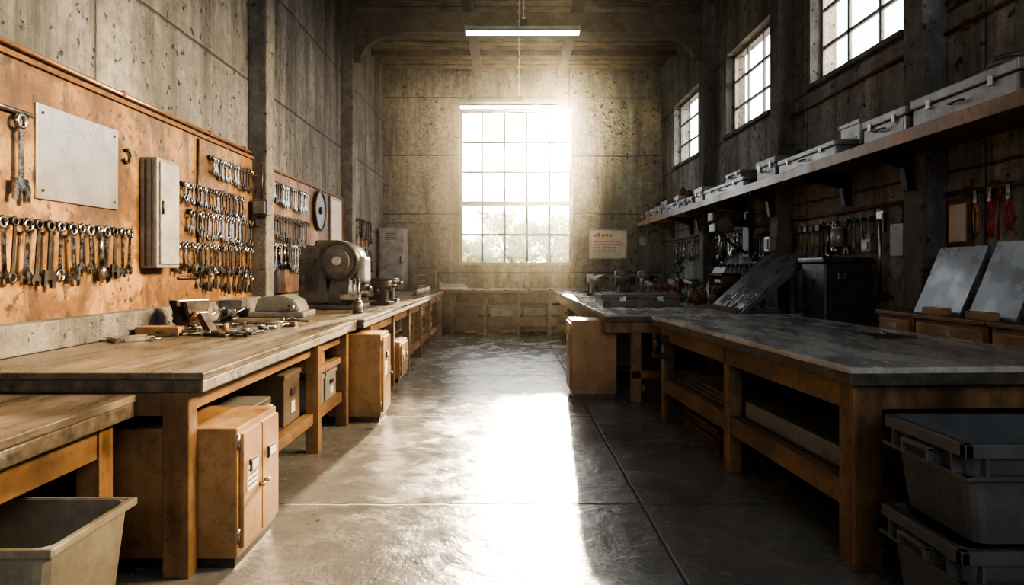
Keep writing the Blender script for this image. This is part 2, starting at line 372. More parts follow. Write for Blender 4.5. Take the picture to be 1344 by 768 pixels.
# C : far left
w=M('workbench'); top(w,-2.56,-1.30,6.24,14.15,zb,.08,TOPW)
for i,yy in enumerate((6.75,8.1,9.4,10.7,12.0,13.2,14.0)):
    w.box(-1.44,-1.34,yy,yy+.09,0,zb-.08,WOOD,.007); w.box(-2.54,-2.44,yy,yy+.09,0,zb-.08,WOOD,.007)
    w.box(-2.44,-1.44,yy+.02,yy+.07,.35,.42,WOOD)
w.box(-1.42,-1.37,6.8,14.0,zb-.19,zb-.08,WOODY,.004); w.box(-1.42,-1.36,6.8,14.0,.18,.26,WOODY,.004)
w.box(-2.5,-1.4,6.8,14.05,.22,.25,DWOOD); w.box(-2.5,-1.45,6.8,14.05,.54,.57,DWOOD); w.box(-2.52,-2.48,6.8,14.05,.25,.85,DWOOD); w.done()
# back bench / shelving
w=M('shelving_bench'); top(w,-2.7,3.3,14.2,15.18,.95,.07,TOPW)
for xx in (-2.6,-1.15,-.45,.25,.9,2.0,3.2): w.box(xx-.035,xx+.035,14.25,15.1,0,.88,DWOOD)
for zz in (.08,.35,.60): w.box(-2.6,3.2,14.28,15.1,zz,zz+.03,DWOOD)
w.box(-2.6,3.2,15.08,15.12,0,.88,DWOOD); w.done()
# R2
w=M('workbench'); top(w,1.0,3.2,7.0,14.15,zb,.08,TOPR)
for yy in (7.1,8.7,10.3,11.9,13.5):
    w.box(1.06 if yy>7.5 else 1.30,1.16 if yy>7.5 else 1.40,yy,yy+.1,0,zb-.08,WOOD,.007); w.box(3.05,3.15,yy,yy+.1,0,zb-.08,WOOD,.007)
w.box(2.1,2.2,7.1,7.2,0,zb-.08,WOOD,.007)
w.box(1.02,1.08,7.05,14.1,zb-.20,zb-.08,WOODY,.004); w.box(1.05,3.1,7.08,7.13,zb-.20,zb-.08,WOOD,.004)
w.box(1.3,3.1,7.1,7.15,.25,.33,WOOD,.004); w.box(1.08,3.1,8.0,14.05,.25,.28,DWOOD); w.box(1.06,1.12,8.1,14.05,.2,.3,WOODY); w.box(3.0,3.04,7.2,14.05,.28,.85,DWOOD); w.done()
# R1 near right table (slightly skewed)
PV=(1.55,3.08); RZ=math.radians(3.2); z1=.95
w=M('workbench'); top(w,1.55,2.95,3.08,6.42,z1,.085,TOPR)
for yy in (3.14,4.66,6.2):
    ww=.14 if yy<4 else .10
    w.box(1.60,1.60+ww,yy,yy+ww*.9,0,z1-.085,WOOD,.008); w.box(2.80,2.90,yy,yy+.1,0,z1-.085,WOOD,.008)
    w.box(1.7,2.82,yy+.03,yy+.08,.29,.38,WOOD)
w.box(1.60,1.65,3.25,6.2,z1-.21,z1-.085,WOODY,.005); w.box(1.72,2.8,3.17,3.22,z1-.21,z1-.085,WOOD,.005); w.box(1.7,2.8,6.23,6.28,z1-.21,z1-.085,WOOD,.005)
w.box(1.61,1.67,3.25,6.2,.27,.39,WOODY,.006); w.box(2.82,2.88,3.2,6.2,.27,.39,WOODY,.006)
for k in range(6): w.box(1.67,2.82,3.3+k*.49,3.3+k*.49+.46,.37,.39,DWOOD)
w.done(PV,RZ)
w=M('stone_slab'); w.box(1.70,2.70,3.35,4.62,.39,.50,GREYP,.012); w.done(PV,RZ)
w=M('plywood_sheet_stack'); 
for k in range(3): w.box(1.70+.03*k,2.6+.02*k,4.85+.03*k,6.1-.04*k,.39+k*.022,.41+k*.022,TOPW,.003)
w.done(PV,RZ)
w=M('mat_stack')
for k in range(5): w.box(1.72+R(-.03,.03),2.35,5.15+R(-.04,.04),5.95+R(-.04,.04),k*.035,.033+k*.035,DWOOD if k%2 else RUST,.008)
w.done(PV,RZ)
w=M('steel_offcut'); w.box(2.35,2.62,4.35,4.62,z1,z1+.012,MACH,.003); w.cyl((2.48,4.48,z1+.012),(2.48,4.48,z1+.03),.02,STEEL); w.done()
w=M('pipe_clamp'); w.box(1.535,1.60,6.05,6.15,.72,.80,DARKM,.01) ; w.cyl((1.50,6.1,.60),(1.50,6.1,.82),.03,DARKM); w.box(1.47,1.62,6.04,6.16,.60,.64,DARKM,.01); w.done(PV,RZ)

# ------------------------------------------------------------------ cabinets
def cabinet_px(name,x0,x1,y0,y1,h,doors=2,face='+x',labels=True):
    w=M(name); w.box(x0,x1,y0,y1,.05,h,CABW,.008)
    w.box(x0+.02,x1-.02,y0+.02,y1-.02,0,.06,DARKM)
    if face in('+x','-x'):
        s=1 if face=='+x' else -1; xf=x1 if s>0 else x0; n=doors; L=(y1-y0)
        for k in range(n):
            a=y0+.02+k*(L-.04)/n+.004; b_=y0+.02+(k+1)*(L-.04)/n-.004
            xs=sorted((xf,xf+s*.022)); w.box(xs[0],xs[1],a,b_,.09,h-.03,CABW,.005)
            xs=sorted((xf+s*.02,xf+s*.03)); zc=h-.20
            w.box(xs[0],xs[1],(a+b_)/2-.05,(a+b_)/2+.05,zc-.03,zc+.03,DARKM,.003); 
            xs=sorted((xf+s*.03,xf+s*.034)); w.box(xs[0],xs[1],(a+b_)/2-.038,(a+b_)/2+.038,zc-.02,zc+.02,PAPER)
            w.cyl((xf+s*.02,b_-.03 if k==0 else a+.03,h*.5),(xf+s*.05,b_-.03 if k==0 else a+.03,h*.5),.011,STEEL)
        if labels:
            xs=sorted((xf+s*.022,xf+s*.025)); w.box(xs[0],xs[1],y0+.06,y0+.2,h*.52,h*.52+.12,PAPER)
            for q in range(4): w.box(xs[0],xs[1]+.0008*s,y0+.075,y0+.18,h*.52+.02+q*.025,h*.52+.027+q*.025,INK)
    for zz in (.12,h-.1):  # hinges
        w.cyl((x1 if face=='+x' else x0,y0+.012,zz),(x1 if face=='+x' else x0,y0+.012,zz+.07),.01,STEEL,seg=8)
    w.done()
cabinet_px('wooden_cabinet',-1.95,-1.25,3.165,3.70,.655)
cabinet_px('wooden_cabinet',-1.62,-1.14,6.18,6.60,.80,1)
cabinet_px('wooden_cabinet',.70,1.18,7.32,7.80,.84,1,'-x',False)
cabinet_px('wooden_cabinet',-1.92,-1.30,8.3,8.9,.5,2)
for i,(a,b_) in enumerate(((4.87,5.31),(4.12,4.84),(3.35,4.08))):
    w=M('drawer_cabinet'); x0,x1=2.90,3.42; h=1.08
    w.box(x0,x1,a,b_,.04,h-.03,WOOD,.006); w.box(x0-.03,x1,a-.01,b_+.01,h-.03,h,WOODY,.006); w.box(x0+.02,x1,a+.02,b_-.02,0,.05,DWOOD)
    for k in range(4):
        zt=h-.06-k*.25; w.box(x0-.02,x0,a+.03,b_-.03,zt-.21,zt,CABW if k%2==0 else WOOD,.006)
        w.cyl((x0-.045,(a+b_)/2,zt-.10),(x0-.02,(a+b_)/2,zt-.10),.018,DARKM)
        w.box(x0-.026,x0-.02,(a+b_)/2-.05,(a+b_)/2+.05,zt-.06,zt-.03,STEEL)
    w.done()
# leaning dark sheets on drawers
def lean(name,y0,y1,xb,zb_,xt,zt,th,mt,n=1,block=True):
    w=M(name); d=Vector((xt-xb,zt-zb_)); d.normalize(); nx,nz=d.y,-d.x
    for k in range(n):
        o=k*(th+.006); 
        p=[(xb+nx*o,zb_+nz*o if zb_+nz*o>zb_ else zb_),(xt+nx*o,zt+nz*o),(xt+nx*(o+th),zt+nz*(o+th)),(xb+nx*(o+th),zb_)]
        w.prism(p,'y',y0+k*.02,y1-k*.015,mt)
    return w
w=lean('slate_sheet',4.50,5.0,2.98,1.08,3.18,1.55,.018,SLATE); w.done()
w=lean('slate_sheet',4.0,4.42,2.98,1.08,3.18,1.57,.018,SLATE); w.done()
for a in (4.55,4.1): 
    w=M('wood_block'); w.box(2.90,2.965,a,a+.22,1.08,1.13,CABW,.006); w.done()
# leaning sheet stack on R2
w=M('metal_sheet_stack')
for k in range(4):
    o=k*.028; ct=(2.40+o*.8,.93); tp=(3.08+o*.5,1.55-o*.9)
    w.prism([(ct[0],.93),(tp[0],tp[1]),(tp[0]+.012,tp[1]-.016),(ct[0]+.026,.93)],'y',7.02+k*.02,8.12-k*.02,SLATE if k!=1 else GREYP)
w.box(2.95,2.99,7.1,7.16,.93,1.33,DWOOD); w.box(2.95,2.99,7.9,7.96,.93,1.33,DWOOD); w.box(2.36,2.395,7.03,8.08,.93,.985,DWOOD,.005)
sl=math.atan2(.62,.68)
for k in range(30):
    f=R(.04,.30); yy=R(7.06,7.95); x=2.40+.68*f; z=.93+.62*f+.006
    w.box(x-.05,x+.05,yy-.006,yy+.006,z,z+.010,STEEL,0,(0,-sl,R(-.5,.5)))
w.done()
# black bin
w=M('black_steel_bin'); w.box(2.98,3.40,6.40,6.90,.05,1.45,BLACK,.015); w.box(2.95,3.43,6.37,6.93,1.45,1.50,BLACK,.012)
w.box(3.03,3.35,6.385,6.40,.2,1.25,BLACK,.005); w.box(3.10,3.18,6.383,6.40,1.30,1.36,STEEL,.004)
for xx in (3.04,3.34): 
    for yy in (6.46,6.84): w.cyl((xx,yy,0),(xx,yy,.05),.03,DARKM)
w.done()

# ------------------------------------------------------------------ bins & crates
w=M('plastic_bin'); w.tray(-2.12,-1.40,2.18,2.66,0,.50,.012,CREAM,.86)
for a in ((-2.135,-1.385,2.165,2.185),(-2.135,-1.385,2.655,2.675),): w.box(*a,.475,.505,CREAM,.006)
w.box(-2.135,-2.11,2.17,2.67,.475,.505,CREAM,.006); w.box(-1.41,-1.385,2.17,2.67,.475,.505,CREAM,.006)
w.box(-1.432,-1.423,2.26,2.38,.28,.39,PAPER,0,(0,.1,0)); w.box(-1.428,-1.419,2.275,2.36,.33,.35,INK,0,(0,.1,0)); w.place(-.06,0,0).done()
def crate(name,x0,x1,y0,y1,z0,h,mt,rot=0):
    w=M(name); w.tray(x0,x1,y0,y1,z0,z0+h,.012,mt,.88)
    r=.022
    for zt,zh in ((z0+h,.05),):
        w.box(x0-r,x0+.012,y0-r,y1+r,zt-zh,zt,mt,.006); w.box(x1-.012,x1+r,y0-r,y1+r,zt-zh,zt,mt,.006)
        w.box(x0-r,x1+r,y0-r,y0+.012,zt-zh,zt,mt,.006); w.box(x0-r,x1+r,y1-.012,y1+r,zt-zh,zt,mt,.006)
    n=5
    for k in range(n):
        xx=x0+.06+(x1-x0-.12)*k/(n-1); w.box(xx-.006,xx+.006,y0-.018,y0+.02,z0+h-.12,z0+h-.04,mt)
        yy=y0+.06+(y1-y0-.12)*k/(n-1); w.box(x0-.018,x0+.02,yy-.006,yy+.006,z0+h-.12,z0+h-.04,mt)
    w.box(x0-.02,x1+.02,y0-.016,y0+.01,z0+h-.13,z0+h-.115,mt); w.box(x0-.016,x0+.01,y0-.02,y1+.02,z0+h-.13,z0+h-.115,mt)
    ym=(y0+y1)/2
    w.box(x0-.045,x0-.015,ym-.09,ym+.09,z0+h-.075,z0+h-.055,mt,.006); w.box(x0-.045,x0-.01,ym-.09,ym-.075,z0+h-.11,z0+h-.055,mt,.004); w.box(x0-.045,x0-.01,ym+.075,ym+.09,z0+h-.11,z0+h-.055,mt,.004)
    w.box(x0-.022,x0-.012,ym-.07,ym+.07,z0+h-.112,z0+h-.078,INK)
    return w
crate('plastic_crate',1.62,2.45,2.42,2.92,0,.40,PLAST).done()
w=crate('plastic_crate',1.64,2.47,2.43,2.93,.405,.37,PLAST); w.done()
# storage under benches
def storebox(name,x0,x1,y0,y1,z0,h,mt,side=1):
    w=M(name); w.box(x0,x1,y0,y1,z0,z0+h,mt,.008); w.box(x0-.008,x1+.008,y0-.008,y1+.008,z0+h-.03,z0+h+.005,mt,.005)
    xf=x1 if side>0 else x0; xs=sorted((xf,xf+side*.012)); ym=(y0+y1)/2
    w.box(xs[0],xs[1],ym-.05,ym+.05,z0+h*.55,z0+h*.68,DARKM,.003); w.box(xs[0],xs[1]-.004*side if side>0 else xs[1],ym-.04,ym+.04,z0+h*.2,z0+h*.42,PAPER)
    w.done()
storebox('storage_crate',-2.05,-1.55,4.75,5.12,.29,.36,DWOOD)
storebox('storage_crate',-2.35,-1.60,4.0,4.68,.29,.10,DWOOD)
storebox('storage_box',-1.95,-1.50,5.27,5.6,.29,.24,GREYP); storebox('storage_box',-1.95,-1.50,5.66,6.0,.29,.24,GREYP)
storebox('storage_box',-1.95,-1.52,5.3,5.7,.61,.15,CABW); 
w=M('magazine_stack')
for k in range(9): w.box(-1.9+R(-.02,.02),-1.55+R(-.02,.02),4.05+R(-.02,.02),4.5+R(-.02,.02),.395+k*.018+.0,.411+k*.018,random.choice([PAPER,SLATE,GREYP,DWOOD]),.002)
w.done()
yy=7.0
while yy<13.6:
    L=R(.35,.55)
    if not(8.2<yy+L and yy<9.0):
        storebox('storage_box',-1.95,-1.46,yy,yy+L,.25,R(.18,.27),random.choice([GREYP,CABW,DWOOD,MACH])); 
    storebox('storage_box',-1.95,-1.46,yy,yy+L,.57,R(.12,.2),random.choice([GREYP,CABW,PALEM,CABW])) if not(8.0<yy+L and yy<9.0) else None
    yy+=L+.12
yy=8.15
while yy<13.4:
    L=R(.4,.6); storebox('storage_box',1.14,1.7,yy,yy+L,.28,R(.25,.42),random.choice([GREYP,CABW,DWOOD,CABW]),-1); yy+=L+.1
storebox('storage_crate',1.5,2.05,7.25,7.7,0,.3,DWOOD,-1)
storebox('storage_crate',2.25,2.9,7.3,7.8,.0,.4,GREYP,-1)
for a,b_,h,mt in ((-1.05,-.6,.2,DWOOD),(-.35,.1,.16,MACH),(.35,.8,.2,DWOOD)):
    w=M('storage_box'); w.box(a,b_,14.4,14.9,.38,.38+h,mt,.01); w.box(a-.01,b_+.01,14.39,14.91,.38+h-.03,.385+h,mt,.005); w.box((a+b_)/2-.05,(a+b_)/2+.05,14.385,14.4,.44,.5,DARKM); w.done()

# ------------------------------------------------------------------ wall tools (left)
def arcpts(cx,cy,r,a0,a1,n): return [(cx+r*math.cos(math.radians(a0+(a1-a0)*k/n)),cy+r*math.sin(math.radians(a0+(a1-a0)*k/n))) for k in range(n+1)]
def merge(w,t,mt4):
    t.bm.transform(mt4)
    idx=[]
    for m_ in t.mats:
        if m_ not in w.mats: w.mats.append(m_)
        idx.append(w.mats.index(m_))
    me=bpy.data.meshes.new('t'); t.bm.to_mesh(me); n0=len(w.bm.faces); w.bm.from_mesh(me); w.bm.faces.ensure_lookup_table()
    for f in w.bm.faces[n0:]: f.material_index=idx[f.material_index]
    t.bm.free(); bpy.data.meshes.remove(me)
def wrench(w,x,y,zt,L,mt,hr=.024,tilt=0,kind=0,base=None):
    mt4=base if base is not None else Matrix.Translation((x,y,zt))@Matrix.Rotation(tilt,4,'X')
    t=M('t'); t.torus((0,0,-hr),hr*.78,hr*.3,'x',mt,12,6)
    t.prism([(-hr*.32,-hr*1.7),(hr*.32,-hr*1.7),(hr*.42,-L+hr),(-hr*.42,-L+hr)],'x',-.004,.004,mt)
    zc=-L+hr*.2; rr=hr*1.15
    if kind==0:
        p=arcpts(0,zc,rr,-52,232,10)+[(-.45*rr,zc-.75*rr),(-.45*rr,zc-.05*rr),(.45*rr,zc-.05*rr),(.45*rr,zc-.75*rr)]
        t.prism(p,'x',-.006,.006,mt)
    elif kind==1: # adjustable wrench
        t.prism([(-rr*1.1,zc+rr),(rr*.8,zc+rr),(rr*1.3,zc),(rr*1.2,zc-rr*1.5),(rr*.5,zc-rr*1.5),(rr*.4,zc-.3*rr),(-.5*rr,zc-.3*rr),(-.6*rr,zc-rr*1.3),(-rr*1.2,zc-rr*1.2)],'x',-.009,.009,mt)
        t.cyl((-.011,0,zc+.3*rr),(.011,0,zc+.3*rr),rr*.35,mt,seg=8)
    elif kind==2: t.torus((0,0,zc),rr*.8,hr*.34,'x',mt,12,6)
    elif kind==3: t.cyl((0,0,zc+.06),(0,0,zc-.03),rr*.8,mt,seg=10); t.cyl((0,0,-hr*1.5),(0,0,zc+.05),rr*.4,mt,seg=8)
    merge(w,t,mt4)
def rack(y0,y1,z,L0,L1,n,kinds=(0,0,0,2),mt=CHROME,hr=.02,x=-2.70,side=1,droop=0):
    w=M('wrench_rack'); s=side
    xs=sorted((x,x+s*.03)); w.box(xs[0],xs[1],y0,y1,z-.012,z+.018,DARKM,.004)
    for k in range(n):
        yy=y0+.03+(y1-y0-.06)*k/(n-1)+R(-.012,.012); L=L0+(L1-L0)*k/(n-1)+R(-.06,.06)*L0*2
        w.cyl((x,yy,z),(x+s*.06,yy,z+.006),.004,STEEL,seg=6)
        wrench(w,x+s*.045,yy,z+.02,L,random.choice([mt,mt,DARKM]) if mt==CHROME else mt,hr*R(.8,1.35),R(-.09,.09),random.choice(kinds))
    w.done()
rack(3.2,4.85,1.66,.36,.30,18,(0,0,1,3,2),CHROME,.032)
rack(6.15,7.22,2.40,.16,.22,15,(0,0,0,2),CHROME,.026)
rack(5.62,6.9,2.10,.14,.22,17,(0,0,0,2),CHROME,.026)
rack(5.75,7.2,1.88,.20,.26,19,(0,0,2),CHROME,.028)
rack(5.5,7.15,1.60,.22,.30,20,(0,0,1,2),CHROME,.03)
rack(5.9,7.1,1.40,.16,.22,9,(1,0),DARKM,.03)
rack(7.6,9.1,2.38,.2,.26,18,(0,0,1),CHROME,.028)
rack(7.7,9.2,2.0,.24,.34,16,(1,0,2),DARKM,.034)
rack(7.6,9.0,1.68,.26,.36,14,(1,0,3),CHROME,.034)
rack(9.2,11.1,1.5,.2,.3,12,(1,0,3),DARKM,.03)
rack(11.7,13.6,2.3,.25,.4,10,(1,0,3),DARKM,.04,-2.75)
rack(11.7,13.6,1.75,.3,.4,12,(1,0,3),CHROME,.04,-2.75)
# plate
w=M('steel_plate'); w.box(-2.70,-2.685,3.90,4.72,1.80,2.35,PLATE,.004)
for yy in (3.95,4.67):
    for zz in (1.85,2.30): w.cyl((-2.69,yy,zz),(-2.678,yy,zz),.009,DARKM,seg=8)
w.done()
# big wrench far left on bar
w=M('pipe_wrench'); w.cyl((-2.68,3.4,2.26),(-2.68,3.86,2.26),.014,STEEL); w.box(-2.70,-2.67,3.5,3.54,2.2,2.3,DARKM)
wrench(w,-2.66,3.74,2.25,.42,CHROME,.045,0,1); w.done()
w=M('wall_hook'); w.torus((-2.685,4.83,2.19),.045,.009,'x',DARKM,16,6,math.radians(-150),math.radians(120)); w.cyl((-2.70,4.83,2.235),(-2.67,4.83,2.235),.012,DARKM); w.done()
# grey wall cabinet / case
w=M('wall_case'); w.box(-2.70,-2.57,5.02,5.36,1.40,2.22,GREYP,.012); w.box(-2.57,-2.555,5.05,5.33,1.43,2.19,PALEM,.006); w.box(-2.66,-2.65,5.01,5.02,1.42,2.2,DARKM); w.box(-2.61,-2.60,5.01,5.02,1.42,2.2,DARKM)
w.cyl((-2.55,5.07,1.8),(-2.55,5.07,1.9),.008,DARKM); w.done()
w=M('junction_box'); w.box(-2.66,-2.50,7.13,7.25,1.95,2.12,MACH,.012); w.cyl((-2.58,7.19,2.12),(-2.58,7.19,2.5),.012,DARKM); w.box(-2.64,-2.52,7.115,7.13,1.97,2.10,GREYP,.005); w.box(-2.66,-2.62,7.15,7.25,1.84,1.96,DARKM,.01); w.done()
w=M('wall_gong_pan'); w.cyl((-2.70,9.75,2.22),(-2.66,9.75,2.22),.28,MACH,seg=40); w.torus((-2.66,9.75,2.22),.27,.02,'x',DARKM,40,8); w.cyl((-2.66,9.75,2.22),(-2.63,9.75,2.22),.05,DARKM); w.done()
w=M('notice_board'); w.box(-2.70,-2.67,10.35,11.05,1.75,2.5,GREYP,.006); w.box(-2.67,-2.664,10.4,11.0,1.8,2.45,PAPER); w.done()
w=M('pliers_set')
for yy in (12.0,12.4,12.8,13.2,13.5):
    w.cyl((XL,yy,2.0),(XL+.05,yy,2.0),.006,STEEL)
    w.tube([(XL+.03,yy-.02,2.02),(XL+.03,yy-.035,1.92),(XL+.03,yy-.02,1.82)],.011,REDP); w.tube([(XL+.03,yy+.02,2.02),(XL+.03,yy+.035,1.92),(XL+.03,yy+.02,1.82)],.011,ORP); w.box(XL+.02,XL+.04,yy-.02,yy+.02,2.0,2.1,CHROME,.005)
w.done()

# ------------------------------------------------------------------ bench machine + clutter left
w=M('bench_grinder'); z=0
w.box(-.32,.33,-.25,.30,z,z+.05,MACH,.012)
w.prism([(-.31,z+.05),(-.01,z+.05),(-.04,z+.55),(-.12,z+.66),(-.25,z+.66),(-.29,z+.58)],'y',-.22,.20,MACH,bev=.018)
w.prism([(-.03,z+.05),(.25,z+.05),(.19,z+.3),(.01,z+.34)],'y',-.15,.17,MACH,bev=.012)
w.cyl((.11,-.23,z+.50),(.11,.23,z+.50),.205,MACH,seg=32); w.torus((.11,-.22,z+.50),.185,.02,'y',DARKM,32,8); w.cyl((.11,-.28,z+.50),(.11,-.22,z+.50),.12,MACH,seg=24); w.cyl((.11,-.32,z+.50),(.11,-.27,z+.50),.045,STEEL)
w.box(-.15,.13,-.20,.20,z+.58,z+.72,MACH,.04)
w.box(.27,.37,-.17,.15,z+.28,z+.55,GREYP,.03)
w.cyl((.23,-.15,z+.12),(.41,-.15,z+.22),.018,STEEL); w.sph((.41,-.15,z+.22),.028,BLACK)
for k in range(3): w.cyl((.21+.05*k,-.19,z+.05),(.21+.05*k,-.19,z+.32),.014,STEEL)
w.box(.13,.33,-.27,-.15,z+.10,z+.16,STEEL,.006)
w.box(-.23,-.09,-.25,-.22,z+.2,z+.42,DARKM,.006)
w.cyl((-.17,-.27,z+.5),(-.17,-.22,z+.5),.045,DARKM); w.place(-2.02,7.95,zb,0,1.1).done()
z=zb
w=M('steel_parts_tray'); w.box(-.25,.25,-.24,.24,0,.05,GREYP,.012)
w.prism([(-.21,.05),(.20,.05),(.16,.15),(.04,.20),(-.17,.18)],'y',-.20,.20,GREYP,bev=.012); w.cyl((.13,-.26,.09),(.13,-.12,.09),.03,STEEL); w.place(-2.20,6.72,zb,.05,1.05).done()
w=M('wood_block'); w.box(-2.56,-2.26,4.70,4.84,z,z+.065,CABW,.005); w.done()
def gclamp(x,y,z,rz,s=1):
    w=M('g_clamp'); p=[(-.12,-.08),(.12,-.08),(.12,-.045),(-.08,-.045),(-.08,.06),(.12,.06),(.12,.095),(-.12,.095)]
    w.prism([(a*s,b_*s) for a,b_ in p],'z',0,.03*s,STEEL,bev=.005); w.cyl((.10*s,-.14*s,.016*s),(.10*s,.02*s,.016*s),.010*s,CHROME); w.cyl((.06*s,-.14*s,.016*s),(.14*s,-.14*s,.016*s),.006*s,CHROME,seg=8)
    w.place(x,y,z,rz).done()
gclamp(-1.98,5.12,z,2.0,1.2); gclamp(-1.86,5.5,z,-.6,1.2); gclamp(-2.42,4.40,z,.8,1.0)
def vise(x,y,rz,sc):
    w=M('bench_vise')
    w.box(-.11,.11,-.09,.09,0,.035,DARKM,.01); w.cyl((0,0,.03),(0,0,.07),.075,DARKM)
    w.prism([(-.07,.05),(.07,.05),(.05,.10),(.09,.20),(-.09,.20),(-.05,.10)],'y',-.04,.09,DARKM,bev=.008)
    w.prism([(-.05,.07),(.05,.07),(.09,.20),(-.09,.20)],'y',-.13,-.08,DARKM,bev=.008)
    w.box(-.095,.095,-.08,-.065,.165,.205,STEEL,.003); w.box(-.095,.095,-.055,-.04,.165,.205,STEEL,.003)
    w.box(-.03,.03,-.2,.16,.08,.135,STEEL,.008); w.cyl((0,-.27,.107),(0,-.18,.107),.018,STEEL); w.cyl((-.10,-.25,.06),(.10,-.25,.15),.007,CHROME,seg=8)
    for s_ in (-1,1): w.sph((s_*.10,-.25,.105+s_*.045),.012,CHROME)
    w.place(x,y,zb,rz,sc).done()
vise(-2.38,5.10,.9,1.15); vise(-2.28,5.60,.5,1.05)
w=M('hand_plane')
w.box(-.16,.16,-.035,.035,0,.03,STEEL,.005); w.prism([(-.03,.03),(.02,.03),(-.05,.13),(-.08,.12)],'y',-.028,.028,DARKM); w.tube([(-.12,0,.03),(-.135,0,.08),(-.11,0,.12)],.016,WOOD); w.cyl((.11,0,.03),(.11,0,.07),.018,WOOD,r1=.012)
w.place(-2.08,4.80,z,-.35,1.2).done()
w=M('spanner_pile')
for k in range(26):
    L=R(.15,.3); a=R(0,3.14); c=Vector((R(-2.38,-1.78),R(4.65,5.6),z+.012+.006*(k%4)))
    d=Vector((math.cos(a),math.sin(a),0))*L/2; w.cyl(c-d,c+d,.010,random.choice([CHROME,DARKM,STEEL]),seg=8); w.torus(c+d,.02,.008,'z',CHROME,12,6); w.box(c.x-d.x-.02,c.x-d.x+.02,c.y-d.y-.02,c.y-d.y+.02,c.z-.008,c.z+.010,DARKM,.004,(0,0,a))
w.done()
w=M('ball_peen_hammer'); w.cyl((0,-.15,.03),(0,.14,.03),.013,WOOD,r1=.010); w.cyl((-.05,.15,.03),(.03,.15,.03),.022,DARKM); w.sph((.045,.15,.03),.022,DARKM); w.cyl((-.065,.15,.03),(-.05,.15,.03),.026,STEEL); w.place(-1.75,5.75,z,.9).done()
# clutter along far left bench
def canister(name,x,y,z,r,h,mt,lid=DARKM):
    w=M(name); w.cyl((x,y,z),(x,y,z+h*.8),r,mt,seg=20); w.cyl((x,y,z+h*.8),(x,y,z+h),r,mt,r1=r*.5,seg=20); w.cyl((x,y,z+h),(x,y,z+h*1.12),r*.4,lid,seg=16); w.torus((x,y,z+.02),r,.006,'z',lid,20,6); w.done()
def gadget(name,x,y,z,s):
    w=M(name); a=R(-.15,.15); t1=random.choice([MACH,DARKM,MACH]); 
    w.box(-.12*s,.12*s,-.1*s,.1*s,0,.04*s,t1,.006); w.box(-.06*s,.07*s,-.07*s,.07*s,.04*s,.2*s,t1,.015); w.cyl((-.1*s,0,.22*s),(.12*s,0,.22*s),.055*s,random.choice([STEEL,DARKM]),seg=18)
    w.cyl((.12*s,0,.22*s),(.17*s,0,.22*s),.02*s,CHROME); w.cyl((0,-.07*s,.1*s),(0,-.15*s,.16*s),.010*s,CHROME,seg=8); w.sph((0,-.15*s,.16*s),.018*s,BLACK)
    w.bm.transform(Matrix.Translation((x,y,z))@Matrix.Rotation(a,4,'Z')); w.done()
def drillpress(x,y,z,s):
    w=M('bench_drill'); w.box(-.14,.14,-.18,.12,0,.03,DARKM,.006); w.cyl((0,.06,.03),(0,.06,.62),.025,STEEL)
    w.box(-.09,.09,-.2,.12,.46,.6,MACH,.03); w.cyl((0,-.13,.38),(0,-.13,.47),.03,STEEL); w.cyl((0,-.13,.30),(0,-.13,.38),.008,CHROME)
    w.box(-.1,.1,-.2,.04,.2,.22,DARKM,.004); w.cyl((.08,-.08,.5),(.13,-.08,.5),.02,STEEL)
    for a in (.5,2.6,4.7): w.cyl((.12,-.08,.5),(.13,-.08+.12*math.cos(a),.5+.12*math.sin(a)),.006,CHROME,seg=6); w.sph((.13,-.08+.12*math.cos(a),.5+.12*math.sin(a)),.014,BLACK)
    w.place(x,y,z,R(-.4,.2),s).done()
gadget('tap_grinder',-1.60,8.75,zb,1.1); gadget('tap_grinder',-1.65,9.5,zb,1.2); gadget('arbor_press',-2.2,9.3,zb,1.4); gadget('arbor_press',-1.9,10.2,zb,1.2)
canister('oil_can',-1.55,7.1,zb,.05,.14,MACH); canister('oil_can',-2.4,10.0,zb,.08,.25,RUST); canister('paint_can',-2.3,11.0,zb,.1,.22,STEEL)
w=M('metal_locker'); w.box(-2.68,-2.15,14.3,14.8,.95,2.25,PALEM,.012); w.box(-2.64,-2.19,14.28,14.3,1.0,2.2,PALEM,.006); w.cyl((-2.22,14.26,1.5),(-2.22,14.26,1.65),.012,DARKM)
for k in range(4): w.box(-2.55,-2.3,14.272,14.28,2.0+k*.04,2.01+k*.04,DARKM)
w.done()
w=M('tool_chest'); w.box(-2.05,-1.5,14.3,14.7,.95,1.34,MACH,.012)
for k in range(3): w.box(-2.02,-1.53,14.285,14.3,.99+k*.11,1.08+k*.11,MACH,.004); w.box(-1.85,-1.7,14.27,14.285,1.03+k*.11,1.045+k*.11,STEEL)
w.tube([(-1.9,14.5,1.34),(-1.88,14.5,1.4),(-1.67,14.5,1.4),(-1.65,14.5,1.34)],.012,DARKM); w.done()
w=M('document_tray'); w.box(-1.4,-.85,14.35,14.75,.95,1.0,PAPER,.004); w.box(-1.38,-.9,14.37,14.72,1.0,1.06,PALEM,.004); w.box(-1.42,-1.40,14.35,14.75,.95,1.1,GREYP); w.done()
w=M('jar_row'); 
for k in range(6): w.cyl((-1.5,11.4+k*.3,zb),(-1.5,11.4+k*.3,zb+.12),.05,random.choice([PALEM,RUST,GREYP]),seg=14); w.cyl((-1.5,11.4+k*.3,zb+.12),(-1.5,11.4+k*.3,zb+.15),.04,DARKM,seg=14)
w.done()

